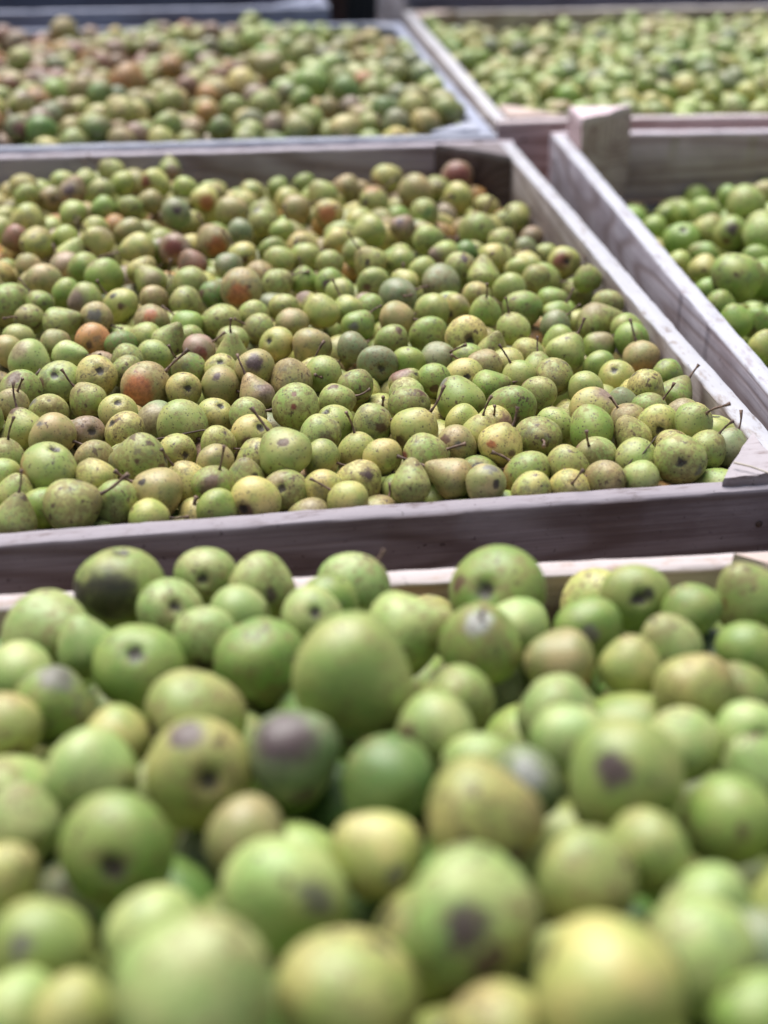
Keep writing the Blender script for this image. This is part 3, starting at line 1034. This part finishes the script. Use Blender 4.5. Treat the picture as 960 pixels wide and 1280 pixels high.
VALS = ('seed', 'tint', 'wear', 'spot1', 'spot2', 'spotcol1', 'spotcol2', 'spotsize1', 'spotsize2')
for idx, d in enumerate(ALL):
    g = np.random.default_rng(5000 + idx); d['g'] = g; e = d['e']; heap = d['heap']
    if e:
        c = np.array(SK[e['col']]) * np.array(TONE.get(heap, (1, 1, 1))) * g.uniform(.93, 1.07) * g.uniform(.96, 1.04, 3)
        if e['stem']: ax = cam_dir(*e['stem'])
        elif e['eye']: ax = -cam_dir(*e['eye'])
        else:
            ax = g.normal(0, 1, 3)
            ax /= np.linalg.norm(ax)
            ax = ax - CZ * (ax @ CZ); ax = ax / np.linalg.norm(ax) + CZ * g.uniform(-.05, .45)    # lies across the view, eye out of sight
    else:
        c = pear_colour(heap, d['p'][0], d['p'][1], g); ax = g.normal(0, 1, 3)
    d['neck'] = bool(e and e['neck']) or (e is None and g.random() < .10)
    B = basis(ax, g.uniform(0, 6.28)); d['B'] = B
    small = heap in ('mid', 'rearl')
    sp = [np.array([0, 0, 1.0])] * 2; ss = [0.0, 0.0]; scol = [np.array(BK['b'])] * 2
    if e:
        for q, (bx, by, bz, bc) in enumerate(e['blem'][:2]):
            sp[q] = B.T @ cam_dir(bx, by); ss[q] = bz; scol[q] = np.array(BK.get(bc, SK.get(bc, BK['b'])))
    if e is None or not e['blem']:
        if g.random() < (.55 if small else .25):
            v = g.normal(0, 1, 3); sp[0] = v / np.linalg.norm(v); ss[0] = g.uniform(.08, .32)
            scol[0] = np.array(BK[('b', 'b', 'd', 'k', 'v')[g.integers(5)]])
        if small and g.random() < .22:
            v = g.normal(0, 1, 3); sp[1] = v / np.linalg.norm(v); ss[1] = g.uniform(.5, .9); scol[1] = np.array(SK['ormRr'[g.integers(5)]])
    wear = np.array([g.uniform(.3, 1.05), g.uniform(.6, 1), g.uniform(.2, .95)]) if small else np.array([g.uniform(.25, .85), g.uniform(.15, .7), g.uniform(.2, .85)])
    if heap == 'rearr': wear = np.array([g.uniform(.2, .7), .4, g.uniform(.2, .7)])
    d['vals'] = (g.uniform(-40, 40, 3), c, wear, sp[0], sp[1], scol[0], scol[1], ss[0], ss[1])
    d['col'] = c

def attach(me, local, vals, counts):
    """per-vertex attributes that the skin material reads"""
    a = me.attributes.new('local', 'FLOAT_VECTOR', 'POINT'); a.data.foreach_set('vector', np.asarray(local, np.float32).ravel())
    for q, nm in enumerate(VALS):
        arr = np.repeat(np.array([v[q] for v in vals], np.float32), counts, axis=0)
        if nm.startswith('spotsize'):
            a = me.attributes.new(nm, 'FLOAT', 'POINT'); a.data.foreach_set('value', arr.ravel())
        else:
            a = me.attributes.new(nm, 'FLOAT_VECTOR', 'POINT'); a.data.foreach_set('vector', arr.ravel())

def stem_geo(d, top, length, rad, sides=6, segs=7):
    """a bent stalk in pear space (unit radius), starting at the top of the pear"""
    g = d['g']; bend = g.normal(0, .24, 2); b2 = g.normal(0, .12, 2)
    pts = []
    for i in range(segs + 1):
        f = i / segs
        pts.append(np.array([bend[0]*f*f*length*.55 + b2[0]*math.sin(f*5)*length*.15, bend[1]*f*f*length*.55 + b2[1]*math.sin(f*4)*length*.15, top - .06 + f*length]))
    V, F = [], []
    for i, p in enumerate(pts):
        f = i / segs; r_ = rad * (1.5 - .6*min(1, f*4) + (.8 if i == segs else .3 if i == segs - 1 else 0) + .1*math.sin(i*2.1))
        tg = pts[min(i+1, segs)] - pts[max(i-1, 0)]; Bs = basis(tg, 0)
        for j in range(sides):
            a = 2*math.pi*j/sides; V.append(p + r_*(Bs[:, 0]*math.cos(a) + Bs[:, 1]*math.sin(a)))
    for i in range(segs):
        for j in range(sides):
            F.append((i*sides+j, i*sides+(j+1) % sides, (i+1)*sides+(j+1) % sides, (i+1)*sides+j))
    F.append(tuple(segs*sides + j for j in range(sides)))
    return np.array(V), F
def calyx_geo(d, bottom):
    """five dried sepals round a small pit at the eye of the pear"""
    g = d['g']; V, F = [], []
    n = 8; base = 0
    for j in range(n): V.append((.065*math.cos(j*2*math.pi/n), .065*math.sin(j*2*math.pi/n), bottom - .012))
    V.append((0, 0, bottom + .03)); F += [(j, (j+1) % n, n) for j in range(n)]
    for k in range(5):
        a = k*2*math.pi/5 + g.uniform(-.2, .2); L = g.uniform(.10, .17); wdt = .28; b = len(V)
        V += [(.05*math.cos(a-wdt*1.6), .05*math.sin(a-wdt*1.6), bottom - .012), (.05*math.cos(a+wdt*1.6), .05*math.sin(a+wdt*1.6), bottom - .012),
              (.1*math.cos(a+wdt*.6), .1*math.sin(a+wdt*.6), bottom - .045), (.1*math.cos(a-wdt*.6), .1*math.sin(a-wdt*.6), bottom - .045),
              (L*math.cos(a), L*math.sin(a), bottom - g.uniform(.0, .05))]
        F += [(b, b+1, b+2, b+3), (b+3, b+2, b+4)]
    return np.array(V), F

# which 300 show largest
PX = project(np.array([d['p'] for d in ALL]))
for i, d in enumerate(ALL):
    d['px'], d['py'], d['z'] = PX[0][i], PX[1][i], PX[2][i]; d['rpx'] = d['r']*F_PX/d['z']
cand = sorted([d for d in ALL if d['e'] and d['heap'] in ('front', 'mid', 'right') and -10 < d['px'] < 970 and d['py'] < 1300], key=lambda d: -d['rpx'])[:300]
chosen = set(id(d) for d in cand)

pear_objs = []
for d in cand:
    big = d['rpx'] > 34
    D, F = grid(40, 26) if big else grid(30, 20)
    S, k = pear_shape(D, d['g'], d['neck'])
    W = (S @ d['B'].T) * d['r']
    me = bpy.data.meshes.new('pear'); me.from_pydata(W.tolist(), [], F.tolist()); me.materials.append(M_SKIN)
    me.polygons.foreach_set('use_smooth', [True]*len(me.polygons))
    attach(me, S, [d['vals']], [len(S)]); me.update()
    w = world(*d['p']); o = link('pear', me, None, w); d['o'] = o
    e = d['e']
    hasstem = (e['stem'] is not None and not e['nostem']) or (e['stem'] is None and d['heap'] == 'mid' and d['g'].random() < .52)
    d['hasstem'] = hasstem
    if hasstem:
        L = d['g'].uniform(.8, 1.35) if d['heap'] == 'mid' else d['g'].uniform(.3, .5)
        V, Fs = stem_geo(d, S[0, 2], L, .058 if d['heap'] == 'mid' else .045)
        link('stem', mesh_from('stem', (V @ d['B'].T) * d['r'], Fs, M_STEM), o)
    if (-d['B'][:, 2]) @ CZ > .1:
        V, Fs = calyx_geo(d, S[-1, 2])
        link('calyx', mesh_from('calyx', (V @ d['B'].T) * d['r'], Fs, M_CALYX, False), o)

# the rest as one mass
vs, loc, fs, vals, cnts = [], [], [], [], []; off = 0; sv_, sf_ = [], []; soff = 0
for d in ALL:
    if id(d) in chosen: continue
    lv = HEAPS[d['heap']]['lev'](d['p'][0], d['p'][1]); deep = (lv - d['p'][2]) > d['r'] * 2.2
    out = d['px'] < -60 or d['px'] > 1020 or d['py'] > 1350
    if deep: D, F = grid(8, 6)
    elif out: D, F = grid(12, 8)
    elif d['heap'] in ('rearl', 'rearr'): D, F = grid(14, 10)
    elif d['heap'] == 'mid': D, F = grid(20, 13)
    else: D, F = grid(28, 18)
    S, k = pear_shape(D, d['g'], d['neck'])
    vs.append((S @ d['B'].T) * d['r'] + np.array(world(*d['p']))); loc.append(S); fs.append(F + off); off += len(S)
    vals.append(d['vals']); cnts.append(len(S))
    if not deep and not out and d['heap'] == 'mid' and d['g'].random() < .5:
        V, Fs = stem_geo(d, S[0, 2], d['g'].uniform(.7, 1.2), .052, 5, 4)
        sv_.append((V @ d['B'].T) * d['r'] + np.array(world(*d['p']))); sf_ += [tuple(q + soff for q in f) for f in Fs]; soff += len(V)
vs = np.concatenate(vs); loc = np.concatenate(loc); fs = np.concatenate(fs); NV, NF = len(vs), len(fs)
me = bpy.data.meshes.new('pears')
sv_ = np.concatenate(sv_)
allv = np.concatenate([vs, sv_]); me.vertices.add(len(allv)); me.vertices.foreach_set('co', allv.astype(np.float32).ravel())
sl = [len(f) for f in sf_]; NL = NF*3 + sum(sl)
me.loops.add(NL); me.polygons.add(NF + len(sf_))
lv_ = np.concatenate([fs.ravel(), np.array([q + NV for f in sf_ for q in f])]).astype(np.int32)
starts = np.concatenate([np.arange(NF)*3, NF*3 + np.concatenate([[0], np.cumsum(sl)[:-1]])]).astype(np.int32)
me.loops.foreach_set('vertex_index', lv_); me.polygons.foreach_set('loop_start', starts)
me.materials.append(M_SKIN); me.materials.append(M_STEM)
me.polygons.foreach_set('material_index', np.concatenate([np.zeros(NF), np.ones(len(sf_))]).astype(np.int32))
me.polygons.foreach_set('use_smooth', np.ones(NF + len(sf_), bool))
me.update(calc_edges=True)
vals.append(vals[0]); cnts.append(len(sv_))
attach(me, np.concatenate([loc, np.zeros((len(sv_), 3))]), vals, cnts)
tag(link('pears', me), 'all the smaller and half hidden pears heaped behind and under the nearest ones', 'pears', kind='stuff')
print('stuff tris', NF)
# ------------------------------------------------------------------ descriptions
COLW = dict(g='green', G='deep green', p='pale green', q='yellow-green', y='greenish yellow', Y='yellow', r='olive brown', k='grey-green', o='orange-brown', R='red-brown', m='dull reddish')
BLW = dict(d='with black spot', b='with brown patch', v='with purplish bruise', R='with red blotch', k='with grey scuff', o='with orange blush', w='with whitish scuff', G='with green patch', r='')
WHERE = dict(front='in the front crate', mid='in the middle crate', right='in the crate at the right edge')
DIRS = ['right of', 'behind and right of', 'behind', 'behind and left of', 'left of', 'in front and left of', 'in front of', 'in front and right of']
ORD = ['', 'second', 'third', 'fourth', 'fifth', 'sixth', 'seventh', 'eighth', 'ninth', 'tenth', 'eleventh', 'twelfth']
for hn in ('front', 'mid', 'right'):
    grp = [d for d in cand if d['heap'] == hn]
    marks = [d for d in grp if d['e']['mark']]
    sizes = sorted(d['r'] for d in grp); lo, hi = sizes[len(sizes)//4], sizes[-len(sizes)//4]
    buckets = {}
    for d in grp:
        tag(d['o'], None, 'pear', HEAPS[hn]['group'])
        if d['e']['mark']:
            lab = d['e']['mark'].replace('the ', '', 1)
            full = lab + ' ' + WHERE[hn]
            d['o']['label'] = full if len(full.split()) <= 15 else lab
            continue
        m = min(marks, key=lambda q: math.hypot(q['px'] - d['px'], q['py'] - d['py']))
        a = math.degrees(math.atan2(-(d['py'] - m['py']), d['px'] - m['px'])) % 360
        buckets.setdefault((id(m), int((a + 22.5) // 45) % 8), []).append((math.hypot(m['px'] - d['px'], m['py'] - d['py']), id(d), d, m))
    for (mi, k), lst in buckets.items():
        lst.sort(key=lambda q: q[0])
        for j, (_, _, d, m) in enumerate(lst):
            e = d['e']; size = 'large' if d['r'] >= hi else 'small' if d['r'] <= lo else ''
            feats = []
            if e['blem'] and e['blem'][0][2] >= .15: feats.append(BLW.get(e['blem'][0][3], ''))
            elif e['eye']: feats.append('showing its dark eye')
            elif d['hasstem']: feats.append('with dark stem')
            words = [size, 'pointed' if e['neck'] else '', COLW[e['col']], 'pear'] + feats
            relm = m['e']['mark']
            def build(ws, o_): return ' '.join(' '.join(ws).split()) + ((', ' + o_ + ' one ') if o_ else ' ') + DIRS[k] + ' ' + relm
            o_ = ORD[j] if j < len(ORD) else 'farthest'
            lab = build(words, o_)
            if len(lab.split()) > 16: lab = build(words[1:], o_)
            if len(lab.split()) > 16: lab = build([words[2], 'pear'] + feats, o_)
            if len(lab.split()) > 16: lab = build([words[2], 'pear'], o_)
            if len(lab.split()) > 16: lab = build(['pear'], o_)
            if len(lab.split()) > 16: lab = ((o_ + ' ') if o_ else '') + 'pear ' + DIRS[k] + ' ' + relm
            if len(lab.split()) > 16: print('LONG', lab)
            d['o']['label'] = lab

# ------------------------------------------------------------------ loose bits lying on the pears
def strand(name, pts, rad, mat, label, cat, group=None, extra=()):
    V, F = [], []
    for line in (pts,) + tuple(extra):
        P = [np.array(p) for p in line]; n = len(P); b0 = len(V)
        for i, p in enumerate(P):
            tg = P[min(i+1, n-1)] - P[max(i-1, 0)]; B = basis(tg, 0); r_ = rad * (1.2 - .5 * i / n)
            for j in range(5):
                a = 2*math.pi*j/5; V.append(p + r_*(B[:, 0]*math.cos(a) + B[:, 1]*math.sin(a)))
        for i in range(n - 1):
            for j in range(5): F.append((b0 + i*5+j, b0 + i*5+(j+1) % 5, b0 + (i+1)*5+(j+1) % 5, b0 + (i+1)*5+j))
    cen = np.mean(V, 0); o = link(name, mesh_from(name, [v - cen for v in V], F, mat), None, cen)
    return tag(o, label, cat, group)
def seen(x, y, depth): return np.array([0, 0, RZ + CAM_H]) + ray(x, y) * depth
def nearest(x, y): return min(ALL, key=lambda d: math.hypot(d['px'] - x, d['py'] - y) + (0 if d['e'] else 30))
M_STRAW = plain_material('straw', (.50, .44, .36)); M_TWIG = plain_material('dry_twig', (.10, .065, .05)); M_GREENSTALK = plain_material('green_stalk', (.26, .34, .16))
d = nearest(795, 577); k1 = d['z'] - d['r'] * 1.04
strand('dry_needle', [seen(776, 600, k1 + .004), seen(790, 583, k1), seen(806, 564, k1 + .002), seen(821, 545, k1 + .012)], .0006, M_TWIG,
       'pair of thin dark dry needles crossing on a yellow-green pear near the front board', 'needle', None,
       ([seen(777, 598, k1 + .004), seen(786, 580, k1), seen(797, 565, k1 + .003), seen(809, 552, k1 + .012)],))
d = nearest(20, 625); k1 = d['z'] - d['r'] * 1.05
strand('loose_stalk', [seen(3, 631, k1 + .003), seen(14, 629, k1), seen(28, 630, k1), seen(44, 632, k1 + .006)], .0010, M_TWIG,
       'dark loose stalk lying level across a pear at the left end of the front board', 'stalk', 'loose stalks on the middle crate pears')
d = nearest(236, 532); k1 = d['z'] - d['r'] * 1.03
strand('loose_stalk', [seen(196, 549, k1 + .010), seen(214, 546, k1 + .001), seen(232, 542, k1), seen(252, 538, k1 + .006), seen(281, 537, k1 + .008)], .0008, M_TWIG,
       'thin bent loose stalk lying across the round pear left of centre', 'stalk', 'loose stalks on the middle crate pears')
d = nearest(199, 618); k1 = d['z'] - d['r'] * 1.06
strand('loose_stalk', [seen(181, 629, k1 + .004), seen(194, 636, k1), seen(204, 642, k1), seen(213, 650, k1)], .0011, M_TWIG,
       'brown loose stalk slanting over the yellow-brown pear at the front board', 'stalk', 'loose stalks on the middle crate pears')
w0 = world(.432, 1.100, .012)
strand('straw', [world(.415, 1.118, .0125), world(.425, 1.108, .0130), world(.436, 1.098, .0115), world(.441, 1.092, .0075)], .0008, M_STRAW,
       'short pale straw lying on the triangular corner post of the middle crate', 'straw')
